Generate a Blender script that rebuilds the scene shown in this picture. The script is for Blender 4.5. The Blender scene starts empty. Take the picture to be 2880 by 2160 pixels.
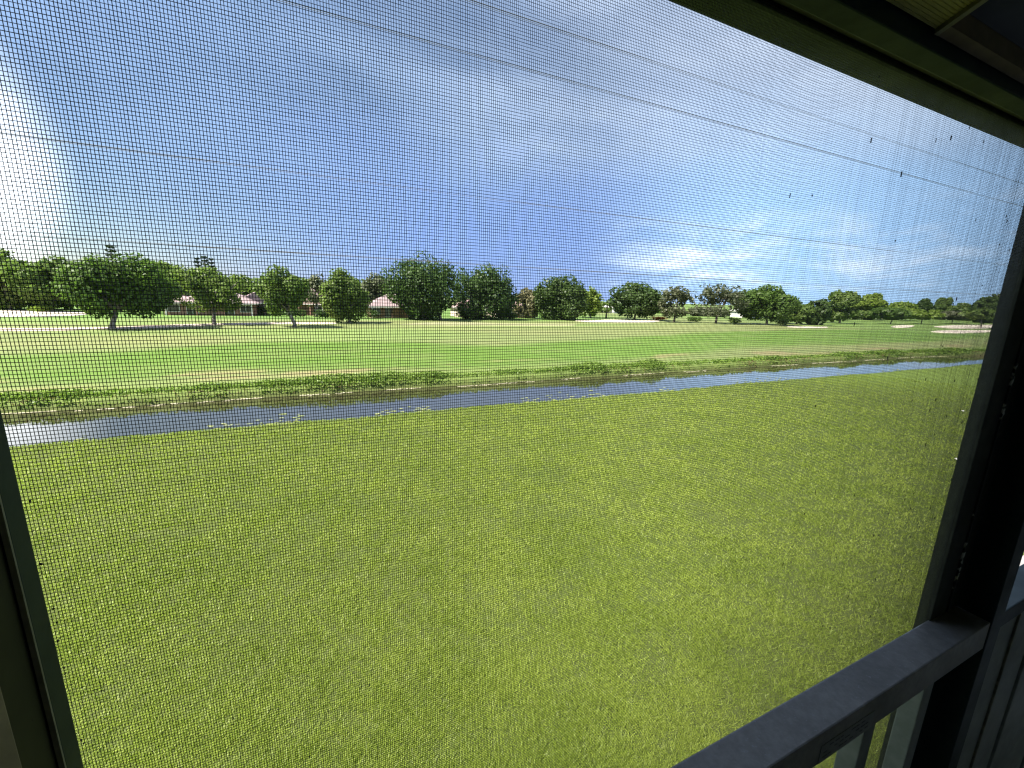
import bpy, bmesh, math, random
import numpy as np
from mathutils import Matrix, Vector

scene = bpy.context.scene
col = scene.collection
RNG = np.random.default_rng(7)
random.seed(7)

# ------------------------------------------------------------------ camera
EYE = 5.0                                   # camera height above the lawn (metres)
RIGHT = np.array([0.91321731, -0.40657837, 0.02698447])   # camera axes in the world:
DOWN = np.array([-0.05847067, -0.19629383, -0.97880024])  # X along the porch, Y outwards, Z up
FWD = np.array([0.4032559, 0.89227953, -0.20303184])
FPX = 1158.7                                # focal length in pixels of a 2880 wide picture
cam_data = bpy.data.cameras.new("camera")
cam = bpy.data.objects.new("camera", cam_data)
col.objects.link(cam)
cam_data.sensor_width = 36.0
cam_data.lens = 36.0 * FPX / 2880.0
cam_data.clip_start = 0.01
cam_data.clip_end = 6000
m = Matrix.Identity(4)
for i in range(3):
    m[i][0], m[i][1], m[i][2] = RIGHT[i], -DOWN[i], -FWD[i]
m[2][3] = EYE
cam.matrix_world = m
scene.camera = cam

# ------------------------------------------------------------------ light
SUN_AZ, SUN_EL = math.radians(-99), math.radians(52)      # azimuth from +Y towards +X
scene.view_settings.view_transform = 'Standard'
scene.view_settings.look = 'None'
scene.view_settings.exposure = 1.85
scene.view_settings.gamma = 1.0
scene.view_settings.use_curve_mapping = False
sun_dir = Vector((math.sin(SUN_AZ) * math.cos(SUN_EL), math.cos(SUN_AZ) * math.cos(SUN_EL), math.sin(SUN_EL)))
sd = bpy.data.lights.new("sun", 'SUN')
sd.energy = 5.0
sd.angle = math.radians(0.5)
sd.color = (1.0, 0.95, 0.86)
so = bpy.data.objects.new("sun", sd)
so.rotation_euler = sun_dir.to_track_quat('Z', 'Y').to_euler()
so.location = sun_dir * 80
col.objects.link(so)


class NT:
    """small helper to write node trees"""
    def __init__(self, tree):
        self.t, self.n, self.l = tree, tree.nodes, tree.links

    def node(self, kind, ins=None, **props):
        nd = self.n.new(kind)
        for k, v in props.items():
            setattr(nd, k, v)
        for k, v in (ins or {}).items():
            s = nd.inputs[k]
            if hasattr(v, 'is_output') or isinstance(v, bpy.types.NodeSocket):
                self.l.new(v, s)
            else:
                s.default_value = v
        return nd

    def math(self, op, a, b=None, c=None, clamp=False):
        nd = self.n.new('ShaderNodeMath')
        nd.operation = op
        nd.use_clamp = clamp
        for i, v in enumerate((a, b, c)):
            if v is None:
                continue
            if isinstance(v, bpy.types.NodeSocket):
                self.l.new(v, nd.inputs[i])
            else:
                nd.inputs[i].default_value = v
        return nd.outputs[0]

    def smooth(self, v, a, b):
        nd = self.n.new('ShaderNodeMapRange')
        nd.interpolation_type = 'SMOOTHSTEP'
        self.l.new(v, nd.inputs[0])
        if a < b:
            nd.inputs[1].default_value, nd.inputs[2].default_value = a, b
            nd.inputs[3].default_value, nd.inputs[4].default_value = 0, 1
        else:
            nd.inputs[1].default_value, nd.inputs[2].default_value = b, a
            nd.inputs[3].default_value, nd.inputs[4].default_value = 1, 0
        return nd.outputs[0]

    def mix(self, fac, a, b, blend='MIX'):
        nd = self.n.new('ShaderNodeMix')
        nd.data_type = 'RGBA'
        nd.blend_type = blend
        for s, v in ((nd.inputs[0], fac), (nd.inputs[6], a), (nd.inputs[7], b)):
            if isinstance(v, bpy.types.NodeSocket):
                self.l.new(v, s)
            else:
                s.default_value = v if isinstance(v, float) else (*v, 1)[:4]
        return nd.outputs[2]

    def noise(self, vec, scale, detail=4.0, rough=0.55, dist=0.0):
        nd = self.node('ShaderNodeTexNoise', {'Scale': scale, 'Detail': detail, 'Roughness': rough, 'Distortion': dist})
        if vec is not None:
            self.l.new(vec, nd.inputs['Vector'])
        return nd.outputs[0]


world = bpy.data.worlds.new("World")
scene.world = world
world.use_nodes = True
w = NT(world.node_tree)
w.n.clear()
SKY_STRENGTH = 0.05
sky = w.node('ShaderNodeTexSky', sky_type='NISHITA', sun_disc=False)
sky.sun_elevation = SUN_EL
sky.sun_rotation = SUN_AZ
sky.air_density = 1.0
sky.dust_density = 0.6
sky.ozone_density = 2.0
tc = w.node('ShaderNodeTexCoord').outputs['Generated']
sep = w.node('ShaderNodeSeparateXYZ', {0: tc})
dx, dy, dz = sep.outputs[0], sep.outputs[1], sep.outputs[2]
az = w.math('ARCTAN2', dx, dy)                       # 0 straight out of the porch, + to the right
# stretched coordinates for layered cloud
mapc = w.node('ShaderNodeMapping', {'Vector': tc, 'Scale': (1.0, 1.0, 3.2)}).outputs[0]
veil_n = w.noise(mapc, 2.1, 4.0, 0.5, 0.25)
veil = w.math('ADD', w.math('MULTIPLY', w.smooth(veil_n, 0.30, 0.72), 0.26), w.math('MULTIPLY', w.smooth(az, 0.10, 1.0), 0.22))
veil = w.math('MULTIPLY', w.math('ADD', veil, 0.04), w.smooth(dz, 0.10, 0.36))
vcol = w.mix(w.smooth(az, -0.2, 1.0), (4.6, 6.6, 10.0), (12.0, 13.4, 15.4))
c = w.mix(veil, sky.outputs[0], vcol)
band_n = w.noise(mapc, 2.8, 4.0, 0.55, 0.2)
edge = w.math('ADD', dz, w.math('MULTIPLY', w.math('SUBTRACT', band_n, 0.5), 0.22))
band = w.math('MULTIPLY', w.smooth(edge, 0.42, 0.10), w.smooth(az, -0.50, 0.25))
bcol = w.mix(w.smooth(az, 0.55, 1.0), (2.1, 3.4, 7.2), (4.4, 7.4, 11.6))
c = w.mix(w.math('MULTIPLY', band, 0.88), c, bcol)
# bright haze towards the sun side, low
gd = Vector((math.sin(math.radians(-36)), math.cos(math.radians(-36)), math.tan(math.radians(10)))).normalized()
dot = w.node('ShaderNodeVectorMath', {0: tc, 1: tuple(gd)}, operation='DOT_PRODUCT').outputs['Value']
glow = w.math('MULTIPLY', w.smooth(dot, 0.962, 1.0), w.smooth(w.noise(mapc, 2.0, 4.0), 0.1, 0.6))
c = w.mix(glow, c, (22.0, 22.6, 23.0))
# cumulus low on the right
cum_n = w.noise(mapc, 5.2, 6.0, 0.58, 0.3)
cum = w.math('MULTIPLY', w.smooth(cum_n, 0.40, 0.74), w.smooth(az, 0.55, 0.85))
cum = w.math('MULTIPLY', cum, w.smooth(dz, 0.24, 0.08))
c = w.mix(w.math('MULTIPLY', cum, 0.8), c, (11.0, 12.2, 13.6))
bg = w.node('ShaderNodeBackground', {'Color': c, 'Strength': SKY_STRENGTH})
wo = w.node('ShaderNodeOutputWorld', {'Surface': bg.outputs[0]})

scene.render.engine = 'CYCLES'
scene.cycles.use_denoising = True
scene.cycles.denoiser = 'OPENIMAGEDENOISE'
scene.cycles.use_adaptive_sampling = False
scene.cycles.max_bounces = 8
scene.cycles.diffuse_bounces = 4
scene.cycles.glossy_bounces = 3
scene.cycles.transmission_bounces = 4
scene.cycles.sample_clamp_indirect = 6.0
scene.cycles.filter_width = 1.3


# ------------------------------------------------------------------ helpers
def at(px, py, z=0.0):
    """ground point seen at a place of the 2212 wide photograph (used to measure the site)"""
    k = 2880.0 / 2212.0
    d = RIGHT * (px * k - 1440) + DOWN * (py * k - 1080) + FWD * FPX
    d = d / np.linalg.norm(d)
    return d * ((EYE - z) / -d[2]) + np.array([0, 0, EYE])


def ray(px, py):
    k = 2880.0 / 2212.0
    d = RIGHT * (px * k - 1440) + DOWN * (py * k - 1080) + FWD * FPX
    return d / np.linalg.norm(d)


def _hash(ix, iy, seed):
    h = (ix.astype(np.int64) * 374761393 + iy.astype(np.int64) * 668265263 + seed * 974634777) & 0xFFFFFFFF
    h = ((h ^ (h >> 13)) * 1274126177) & 0xFFFFFFFF
    return ((h ^ (h >> 16)) & 0xFFFF) / 65535.0


def vnoise(x, y, seed=0):
    xi, yi = np.floor(x), np.floor(y)
    fx, fy = x - xi, y - yi
    fx, fy = fx * fx * (3 - 2 * fx), fy * fy * (3 - 2 * fy)
    a, b = _hash(xi, yi, seed), _hash(xi + 1, yi, seed)
    c_, d = _hash(xi, yi + 1, seed), _hash(xi + 1, yi + 1, seed)
    return (a * (1 - fx) + b * fx) * (1 - fy) + (c_ * (1 - fx) + d * fx) * fy


def fbm(x, y, seed=0, oct=4):
    s, a, t = 0, 0.5, 0
    for o in range(oct):
        s = s + a * vnoise(x * 2 ** o, y * 2 ** o, seed + o)
        t += a
        a *= 0.5
    return s / t


def sstep(v, a, b):
    t = np.clip((v - a) / (b - a), 0, 1)
    return t * t * (3 - 2 * t)


def mesh_np(name, verts, faces, mat, parent=None, smooth=False, colors=None):
    """mesh from numpy arrays; faces all of one size"""
    verts = np.asarray(verts, dtype=np.float32)
    faces = np.asarray(faces, dtype=np.int32)
    me = bpy.data.meshes.new(name)
    nf, k = faces.shape
    me.vertices.add(len(verts))
    me.vertices.foreach_set('co', verts.ravel())
    me.loops.add(nf * k)
    me.loops.foreach_set('vertex_index', faces.ravel())
    me.polygons.add(nf)
    me.polygons.foreach_set('loop_start', np.arange(0, nf * k, k, dtype=np.int32))
    me.polygons.foreach_set('loop_total', np.full(nf, k, dtype=np.int32))
    if smooth:
        me.polygons.foreach_set('use_smooth', np.ones(nf, dtype=bool))
    me.update(calc_edges=True)
    if colors is not None:
        ca = me.color_attributes.new('tint', 'FLOAT_COLOR', 'POINT')
        ca.data.foreach_set('color', np.asarray(colors, dtype=np.float32).ravel())
    if mat:
        me.materials.append(mat)
    o = bpy.data.objects.new(name, me)
    col.objects.link(o)
    if parent:
        o.parent = parent
    return o


def tag(o, label=None, cat=None, group=None, kind=None):
    for k, v in (('label', label), ('category', cat), ('group', group), ('kind', kind)):
        if v:
            o[k] = v
    return o


def thing(name, loc, label, cat, group=None, rz=0.0):
    o = bpy.data.objects.new(name, None)
    o.empty_display_size = 0.2
    o.location = loc
    o.rotation_euler.z = rz
    col.objects.link(o)
    return tag(o, label, cat, group)


class BM:
    """collects shapes of one part"""
    def __init__(self):
        self.b = bmesh.new()

    def box(self, x0, x1, y0, y1, z0, z1, bevel=0.0, seg=1):
        r = bmesh.ops.create_cube(self.b, size=1)
        for v in r['verts']:
            v.co = Vector(((x0 + x1) / 2 + v.co.x * (x1 - x0), (y0 + y1) / 2 + v.co.y * (y1 - y0), (z0 + z1) / 2 + v.co.z * (z1 - z0)))
        if bevel:
            es = list({e for v in r['verts'] for e in v.link_edges})
            bmesh.ops.bevel(self.b, geom=es, offset=bevel, segments=seg, affect='EDGES', profile=0.6)
        return self

    def poly(self, pts, faces):
        vs = [self.b.verts.new(p) for p in pts]
        for f in faces:
            self.b.faces.new([vs[i] for i in f])
        return self

    def tube(self, pts, radii, sides=8, cap=True):
        rings = []
        n = len(pts)
        for i, p in enumerate(pts):
            p = Vector(p)
            d = (Vector(pts[min(i + 1, n - 1)]) - Vector(pts[max(i - 1, 0)])).normalized()
            a = d.cross(Vector((0.31, 0.95, 0.1))).normalized()
            b2 = d.cross(a)
            rings.append([self.b.verts.new(p + (a * math.cos(t) + b2 * math.sin(t)) * radii[i]) for t in [2 * math.pi * k / sides for k in range(sides)]])
        for i in range(n - 1):
            for k in range(sides):
                self.b.faces.new((rings[i][k], rings[i][(k + 1) % sides], rings[i + 1][(k + 1) % sides], rings[i + 1][k]))
        if cap:
            self.b.faces.new(rings[0][::-1])
            self.b.faces.new(rings[-1])
        return self

    def build(self, name, mat, parent=None, smooth=False):
        bmesh.ops.recalc_face_normals(self.b, faces=self.b.faces)
        me = bpy.data.meshes.new(name)
        self.b.to_mesh(me)
        self.b.free()
        if smooth:
            for p in me.polygons:
                p.use_smooth = True
        me.materials.append(mat)
        o = bpy.data.objects.new(name, me)
        col.objects.link(o)
        if parent:
            o.parent = parent
        return o


# ------------------------------------------------------------------ materials
def material(name):
    mt = bpy.data.materials.new(name)
    mt.use_nodes = True
    t = NT(mt.node_tree)
    t.n.clear()
    out = t.node('ShaderNodeOutputMaterial')
    return mt, t, out


def paint(name, c1, c2, rough=0.5, scale=40.0, bump=0.1, spec=0.4, wear=None, wear_at=0.66, bdist=0.002, metal=0.0):
    mt, t, out = material(name)
    co = t.node('ShaderNodeTexCoord').outputs['Object']
    n1 = t.noise(co, scale, 6.0, 0.6)
    n2 = t.noise(co, scale * 0.13, 4.0, 0.6)
    cc = t.mix(t.smooth(n1, 0.3, 0.7), c1, c2)
    cc = t.mix(t.math('MULTIPLY', t.smooth(n2, 0.35, 0.75), 0.45), cc, tuple(0.55 * v for v in c1))
    if wear:
        n3 = t.noise(co, scale * 2.7, 3.0, 0.7)
        cc = t.mix(t.smooth(n3, wear_at, wear_at + 0.05), cc, wear)
    bp = t.node('ShaderNodeBump', {'Height': n1, 'Strength': bump, 'Distance': bdist})
    rr = t.node('ShaderNodeMapRange', {0: n2, 1: 0.3, 2: 0.7, 3: rough - 0.08, 4: rough + 0.12}).outputs[0]
    p = t.node('ShaderNodeBsdfPrincipled', {'Base Color': cc, 'Roughness': rr, 'Normal': bp.outputs[0], 'Specular IOR Level': spec, 'Metallic': metal})
    t.l.new(p.outputs[0], out.inputs[0])
    return mt


def leaf_mat(name, dark, light, trans=0.35):
    mt, t, out = material(name)
    g = t.node('ShaderNodeNewGeometry')
    co = t.node('ShaderNodeTexCoord').outputs['Object']
    oi = t.node('ShaderNodeObjectInfo').outputs['Random']
    r = g.outputs['Random Per Island']
    n = t.noise(co, 0.55, 3.0, 0.6)
    f = t.math('ADD', t.math('MULTIPLY', r, 0.5), t.math('MULTIPLY', t.smooth(n, 0.3, 0.7), 0.5))
    cc = t.mix(f, dark, light)
    cc = t.mix(t.math('MULTIPLY', oi, 0.25), cc, tuple(v * s for v, s in zip(light, (1.25, 1.0, 0.8))))
    d = t.node('ShaderNodeBsdfDiffuse', {'Color': cc})
    ct = t.mix(0.5, cc, tuple(v * s for v, s in zip(light, (1.2, 1.5, 0.6))))
    tr = t.node('ShaderNodeBsdfTranslucent', {'Color': ct})
    mx = t.node('ShaderNodeMixShader', {0: trans, 1: d.outputs[0], 2: tr.outputs[0]})
    gl = t.node('ShaderNodeBsdfGlossy', {'Color': (1, 1, 1, 1), 'Roughness': 0.45})
    mx2 = t.node('ShaderNodeMixShader', {0: 0.012, 1: mx.outputs[0], 2: gl.outputs[0]})
    t.l.new(mx2.outputs[0], out.inputs[0])
    return mt


def ground_mat(name, fine_scale, bump, straw=(0.20, 0.21, 0.06)):
    """turf: zone colours come from the surface's own colour attribute, grain from noise"""
    mt, t, out = material(name)
    a = t.node('ShaderNodeAttribute', attribute_name='tint').outputs['Color']
    co = t.node('ShaderNodeTexCoord').outputs['Object']
    n1 = t.noise(co, fine_scale, 5.0, 0.7)
    n2 = t.noise(co, fine_scale * 0.12, 4.0, 0.6)
    n3 = t.noise(co, fine_scale * 3.1, 3.0, 0.7)
    hsv = t.node('ShaderNodeHueSaturation', {'Color': a, 'Saturation': 1.0, 'Hue': 0.5})
    v = t.math('ADD', 0.70, t.math('ADD', t.math('MULTIPLY', n1, 0.42), t.math('MULTIPLY', n2, 0.22)))
    t.l.new(v, hsv.inputs['Value'])
    cc = t.mix(t.math('MULTIPLY', t.smooth(n3, 0.5, 0.75), 0.35), hsv.outputs[0], straw)
    bp = t.node('ShaderNodeBump', {'Height': n1, 'Strength': bump, 'Distance': 0.05})
    p = t.node('ShaderNodeBsdfPrincipled', {'Base Color': cc, 'Roughness': 0.9, 'Normal': bp.outputs[0], 'Specular IOR Level': 0.15})
    t.l.new(p.outputs[0], out.inputs[0])
    return mt


M = {}
M['frame'] = paint('dark_green_bronze_paint', (0.016, 0.034, 0.034), (0.024, 0.045, 0.045), 0.5, 60, 0.12, 0.14, wear=(0.05, 0.055, 0.05), wear_at=0.72)
M['flange'] = paint('grey_flange_paint', (0.040, 0.046, 0.040), (0.055, 0.061, 0.054), 0.6, 60, 0.1, 0.2)
M['rail'] = paint('weathered_bronze_rail_paint', (0.22, 0.21, 0.19), (0.29, 0.275, 0.245), 0.42, 90, 0.25, 0.5, wear=(0.30, 0.30, 0.30), wear_at=0.64)
M['picket'] = paint('grey_green_picket_paint', (0.20, 0.23, 0.21), (0.25, 0.28, 0.26), 0.5, 50, 0.08, 0.4)
M['wire'] = paint('charcoal_fibreglass', (0.018, 0.020, 0.022), (0.026, 0.028, 0.03), 0.5, 300, 0.0, 0.3)
M['olive'] = paint('olive_wall_paint', (0.030, 0.031, 0.012), (0.042, 0.042, 0.018), 0.7, 22, 0.2, 0.2, wear=(0.012, 0.012, 0.008), wear_at=0.68)
M['ceil'] = paint('yellow_olive_ceiling_paint', (0.50, 0.47, 0.12), (0.56, 0.53, 0.17), 0.6, 18, 0.15, 0.3)
M['navy'] = paint('dark_navy_panel_paint', (0.008, 0.015, 0.024), (0.012, 0.02, 0.03), 0.4, 60, 0.05, 0.4, wear=(0.10, 0.10, 0.09), wear_at=0.74)
M['tan'] = paint('tan_trim_paint', (0.17, 0.13, 0.085), (0.22, 0.17, 0.11), 0.6, 60, 0.2, 0.3)
M['pale_edge'] = paint('pale_edge_trim', (0.30, 0.29, 0.19), (0.20, 0.19, 0.12), 0.6, 80, 0.3, 0.3)
M['spline'] = paint('worn_grey_spline', (0.035, 0.042, 0.040), (0.05, 0.055, 0.052), 0.5, 9, 0.2, 0.3, wear=(0.62, 0.63, 0.60), wear_at=0.56)
M['scratch'] = paint('scraped_paint', (0.30, 0.29, 0.21), (0.16, 0.16, 0.12), 0.6, 60, 0.2, 0.3)
M['sticker'] = paint('faded_grey_sticker', (0.17, 0.185, 0.175), (0.22, 0.235, 0.22), 0.35, 70, 0.05, 0.5)
M['ink'] = paint('faded_ink', (0.08, 0.09, 0.085), (0.10, 0.11, 0.10), 0.5, 70, 0.0)
M['debris'] = paint('screen_grime', (0.035, 0.035, 0.03), (0.07, 0.065, 0.05), 0.9, 300, 0.1, 0.1)
M['room'] = paint('shaded_room_paint', (0.42, 0.41, 0.38), (0.46, 0.45, 0.42), 0.8, 8, 0.1, 0.2)
M['deck'] = paint('porch_floor_paint', (0.42, 0.40, 0.36), (0.46, 0.44, 0.40), 0.7, 12, 0.2, 0.2)
M['concrete'] = paint('concrete', (0.22, 0.205, 0.20), (0.28, 0.26, 0.25), 0.85, 9, 0.4, 0.2, bdist=0.01)
M['sand'] = paint('bunker_sand', (0.52, 0.46, 0.37), (0.60, 0.53, 0.44), 0.95, 1.2, 0.3, 0.1, bdist=0.06)
M['path'] = paint('cart_path_paving', (0.44, 0.35, 0.29), (0.52, 0.43, 0.36), 0.9, 2.0, 0.2, 0.1, bdist=0.02)
M['bark'] = paint('grey_bark', (0.16, 0.14, 0.115), (0.26, 0.23, 0.195), 0.9, 5.0, 0.8, 0.1, bdist=0.05)
M['bark_dark'] = paint('dark_bark', (0.06, 0.05, 0.04), (0.11, 0.095, 0.075), 0.9, 5.0, 0.8, 0.1, bdist=0.05)
M['wall_cream'] = paint('cream_stucco', (0.55, 0.44, 0.36), (0.60, 0.50, 0.42), 0.85, 3, 0.2, 0.2)
M['wall_brick'] = paint('reddish_brick', (0.24, 0.13, 0.10), (0.30, 0.17, 0.13), 0.85, 6, 0.3, 0.2)
M['wall_white'] = paint('white_stucco', (0.74, 0.72, 0.68), (0.80, 0.78, 0.74), 0.8, 3, 0.2, 0.2)
M['roof_pink'] = paint('pinkish_grey_roof_tiles', (0.23, 0.175, 0.175), (0.30, 0.225, 0.225), 0.85, 7, 0.6, 0.2, bdist=0.06)
M['roof_red'] = paint('faded_red_roof_tiles', (0.27, 0.185, 0.175), (0.34, 0.235, 0.22), 0.85, 7, 0.6, 0.2, bdist=0.06)
M['roof_grey'] = paint('pale_grey_roof_tiles', (0.36, 0.35, 0.34), (0.44, 0.43, 0.41), 0.85, 7, 0.5, 0.2, bdist=0.06)
M['white'] = paint('white_fascia_paint', (0.55, 0.53, 0.49), (0.62, 0.60, 0.56), 0.6, 10, 0.1, 0.3)
M['glass'] = paint('dark_window_glass', (0.02, 0.025, 0.03), (0.03, 0.035, 0.04), 0.12, 2, 0.0, 0.6)
M['door'] = paint('brown_door_paint', (0.12, 0.07, 0.05), (0.16, 0.09, 0.06), 0.6, 8, 0.1, 0.3)
M['cable'] = paint('cable_sheath', (0.16, 0.15, 0.14), (0.22, 0.21, 0.19), 0.6, 5, 0.0, 0.3)
M['litter'] = paint('white_paper', (0.78, 0.77, 0.76), (0.82, 0.81, 0.80), 0.8, 20, 0.1, 0.2)
M['oak'] = leaf_mat('oak_leaves', (0.040, 0.080, 0.018), (0.100, 0.165, 0.034), 0.40)
M['oak_dark'] = leaf_mat('dark_oak_leaves', (0.028, 0.056, 0.017), (0.074, 0.122, 0.032), 0.38)
M['bright'] = leaf_mat('bright_green_leaves', (0.085, 0.15, 0.022), (0.195, 0.27, 0.048), 0.45)
M['mid'] = leaf_mat('mid_green_leaves', (0.064, 0.115, 0.028), (0.155, 0.215, 0.055), 0.42)
M['grey'] = leaf_mat('grey_olive_leaves', (0.074, 0.088, 0.052), (0.130, 0.150, 0.088), 0.40)
M['pale'] = leaf_mat('pale_leaves', (0.11, 0.12, 0.06), (0.19, 0.18, 0.10), 0.30)
M['pine'] = leaf_mat('pine_needles', (0.022, 0.045, 0.018), (0.045, 0.07, 0.025), 0.2)
M['orange'] = leaf_mat('orange_flowers', (0.32, 0.10, 0.03), (0.50, 0.18, 0.05), 0.3)
M['weed'] = leaf_mat('bank_weed_leaves', (0.08, 0.14, 0.022), (0.19, 0.27, 0.05), 0.35)
M['weed_dry'] = leaf_mat('dry_bank_reeds', (0.07, 0.05, 0.025), (0.17, 0.13, 0.06), 0.25)
M['algae'] = leaf_mat('floating_algae', (0.19, 0.23, 0.07), (0.34, 0.36, 0.15), 0.1)
M['scum'] = leaf_mat('pale_dry_scum', (0.42, 0.40, 0.26), (0.62, 0.58, 0.42), 0.1)
M['blade'] = leaf_mat('lawn_grass_blades', (0.135, 0.205, 0.026), (0.300, 0.370, 0.070), 0.45)
M['lawn'] = ground_mat('lawn_turf', 6.0, 0.6, (0.10, 0.105, 0.035))
M['fairway'] = ground_mat('golf_course_turf', 1.1, 0.35)

mt, t, out = material('canal_water')
co = t.node('ShaderNodeTexCoord').outputs['Object']
n = t.noise(t.node('ShaderNodeMapping', {'Vector': co, 'Scale': (0.7, 1.6, 1)}).outputs[0], 2.2, 3.0, 0.55)
bp = t.node('ShaderNodeBump', {'Height': n, 'Strength': 0.06, 'Distance': 0.05})
p = t.node('ShaderNodeBsdfPrincipled', {'Base Color': (0.032, 0.030, 0.014, 1), 'Roughness': 0.04, 'IOR': 2.0, 'Normal': bp.outputs[0], 'Specular IOR Level': 0.5})
t.l.new(p.outputs[0], out.inputs[0])
M['water'] = mt


# ------------------------------------------------------------------ the ground and the canal
WATER_Z = -0.55


def near_edge(x):
    return 17.75 + 0.55 * (fbm(x * 0.12, x * 0 + 3.1, 11) - 0.5) + 0.35 * (fbm(x * 0.9, x * 0 + 1.7, 12) - 0.5) + 0.10 * np.sin(x * 0.05)


def far_edge(x):
    return 25.0 + 0.7 * (fbm(x * 0.10, x * 0 + 8.3, 21) - 0.5) + 0.5 * (fbm(x * 0.8, x * 0 + 5.2, 22) - 0.5) - 2.0 * sstep(x, 62, 80)


def grid(xs, ys):
    X, Y = np.meshgrid(xs, ys)
    nx, ny = len(xs), len(ys)
    i = np.arange(nx * ny).reshape(ny, nx)
    f = np.stack([i[:-1, :-1], i[:-1, 1:], i[1:, 1:], i[1:, :-1]], -1).reshape(-1, 4)
    return X.ravel(), Y.ravel(), f


def poly_sd(x, y, pts):
    """signed distance to a polygon, positive inside"""
    pts = np.asarray(pts)[:, :2]
    best = np.full(x.shape, 1e18)
    inside = np.zeros(x.shape, bool)
    for a, b in zip(pts, np.roll(pts, -1, 0)):
        ex, ey = b - a
        t_ = np.clip(((x - a[0]) * ex + (y - a[1]) * ey) / (ex * ex + ey * ey + 1e-9), 0, 1)
        best = np.minimum(best, (x - a[0] - t_ * ex) ** 2 + (y - a[1] - t_ * ey) ** 2)
        cond = ((a[1] > y) != (b[1] > y)) & (x < (b[0] - a[0]) * (y - a[1]) / (b[1] - a[1] + 1e-12) + a[0])
        inside ^= cond
    return np.where(inside, 1, -1) * np.sqrt(best)


def lerp(a, b, f):
    return a * (1 - f[:, None]) + np.asarray(b)[None, :] * f[:, None]


# near lawn: from under the building to the bottom of the canal
xs = np.unique(np.concatenate([np.arange(-400, -40, 20), np.arange(-40, 90, 0.5), np.arange(90, 600, 20)]))
ys = np.unique(np.concatenate([np.arange(-60, 0, 6), np.arange(0, 16.5, 0.5), np.arange(16.5, 19.6, 0.14), np.array([20.5])]))
X, Y, F = grid(xs, ys)
ne = near_edge(X)
Z = 0.05 * (fbm(X * 0.25, Y * 0.25, 31) - 0.5) - 0.06 * sstep(Y, 12, 17.6)
drop = sstep(Y - ne, 0.0, 0.9)
endc = sstep(X, 66, 72)
Z = Z * (1 - drop) + drop * (-1.3 * (1 - endc) - 0.02 * endc)
base = np.tile(np.array([[0.060, 0.080, 0.018]]), (len(X), 1))
n1 = fbm(X * 0.45 + Y * 0.15, Y * 0.9, 41, 5)
n2 = fbm(X * 0.11, Y * 0.16, 42, 4)
base = lerp(base, (0.050, 0.072, 0.015), sstep(n1, 0.40, 0.80) * 0.5)
base = lerp(base, (0.075, 0.088, 0.024), sstep(n2, 0.40, 0.8) * 0.5)
base = lerp(base, (0.115, 0.165, 0.028), sstep(np.hypot(X, Y), 30, 44))
base = lerp(base, (0.11, 0.10, 0.035), sstep(Y - ne, -0.05, 0.35))
LAWN = (X, Y, Z)
o = mesh_np('lawn', np.stack([X, Y, Z], -1), F, M['lawn'], smooth=True, colors=np.concatenate([base, np.ones((len(X), 1))], 1))
tag(o, kind='structure')

# far side: fairway, rough, house lots to the horizon
xs = np.unique(np.concatenate([np.arange(-3000, -160, 140), np.arange(-160, -60, 5), np.arange(-60, 120, 0.6), np.arange(120, 420, 3), np.arange(420, 4200, 180)]))
ys = np.unique(np.concatenate([np.array([22.2]), np.arange(23.2, 27.2, 0.16), np.arange(27.2, 115, 0.7), np.arange(115, 220, 6), np.arange(220, 4200, 190)]))
X, Y, F = grid(xs, ys)
fe = far_edge(X)
mound = 0.35 * (fbm(X * 0.05, Y * 0.05, 51) - 0.5) * sstep(Y, 30, 60) * (1 - sstep(Y, 110, 160))
Z = mound - 0.08 * (1 - sstep(Y, 26, 30))
lip = sstep(fe - Y, -0.35, 0.55)
endc = sstep(X, 70, 80)
Z = Z * (1 - lip) + lip * (-1.3 * (1 - endc) - 0.02 * endc)
n1 = fbm(X * 0.06, Y * 0.16, 61, 5)
n2 = fbm(X * 0.25, Y * 0.5, 62, 4)
n3 = fbm(X * 0.02, Y * 0.05, 63, 3)
base = np.tile(np.array([[0.132, 0.160, 0.055]]), (len(X), 1))
base = lerp(base, (0.155, 0.170, 0.065), sstep(n1, 0.45, 0.7) * 0.8)
base = lerp(base, (0.12, 0.19, 0.045), sstep(n3, 0.52, 0.72) * 0.6)
fair = [at(*q) for q in [(-420, 782), (0, 765), (280, 757), (540, 738), (800, 734), (1075, 746), (1300, 733), (1500, 719), (1700, 712), (1900, 711),
                         (2080, 716), (2130, 726), (2050, 738), (1850, 745), (1613, 752), (1450, 772), (1300, 785), (1075, 797), (800, 803), (560, 806), (280, 824), (0, 834), (-420, 850)]]
sdv = poly_sd(X, Y, fair) + 2.6 * (fbm(X * 0.12, Y * 0.3, 64) - 0.5)
base = lerp(base, (0.078, 0.140, 0.020), sstep(sdv, -1.6, 2.4) * (0.72 + 0.28 * sstep(n2, 0.3, 0.6)))
far_green = sstep(Y, 84, 92) * (1 - sstep(X, 60, 110))
base = lerp(base, (0.085, 0.165, 0.032), far_green * 0.8)
base = lerp(base, (0.10, 0.17, 0.035), sstep(X, 90, 150) * 0.75)
strip = poly_sd(X, Y, [at(*q) for q in [(840, 701.5), (960, 695.5), (1130, 698.0), (1240, 699), (1240, 704), (1000, 703.5)]]) + 2.0 * (n2 - 0.5)
base = lerp(base, (0.25, 0.245, 0.13), sstep(strip, -0.8, 0.8) * 0.8)
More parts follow.
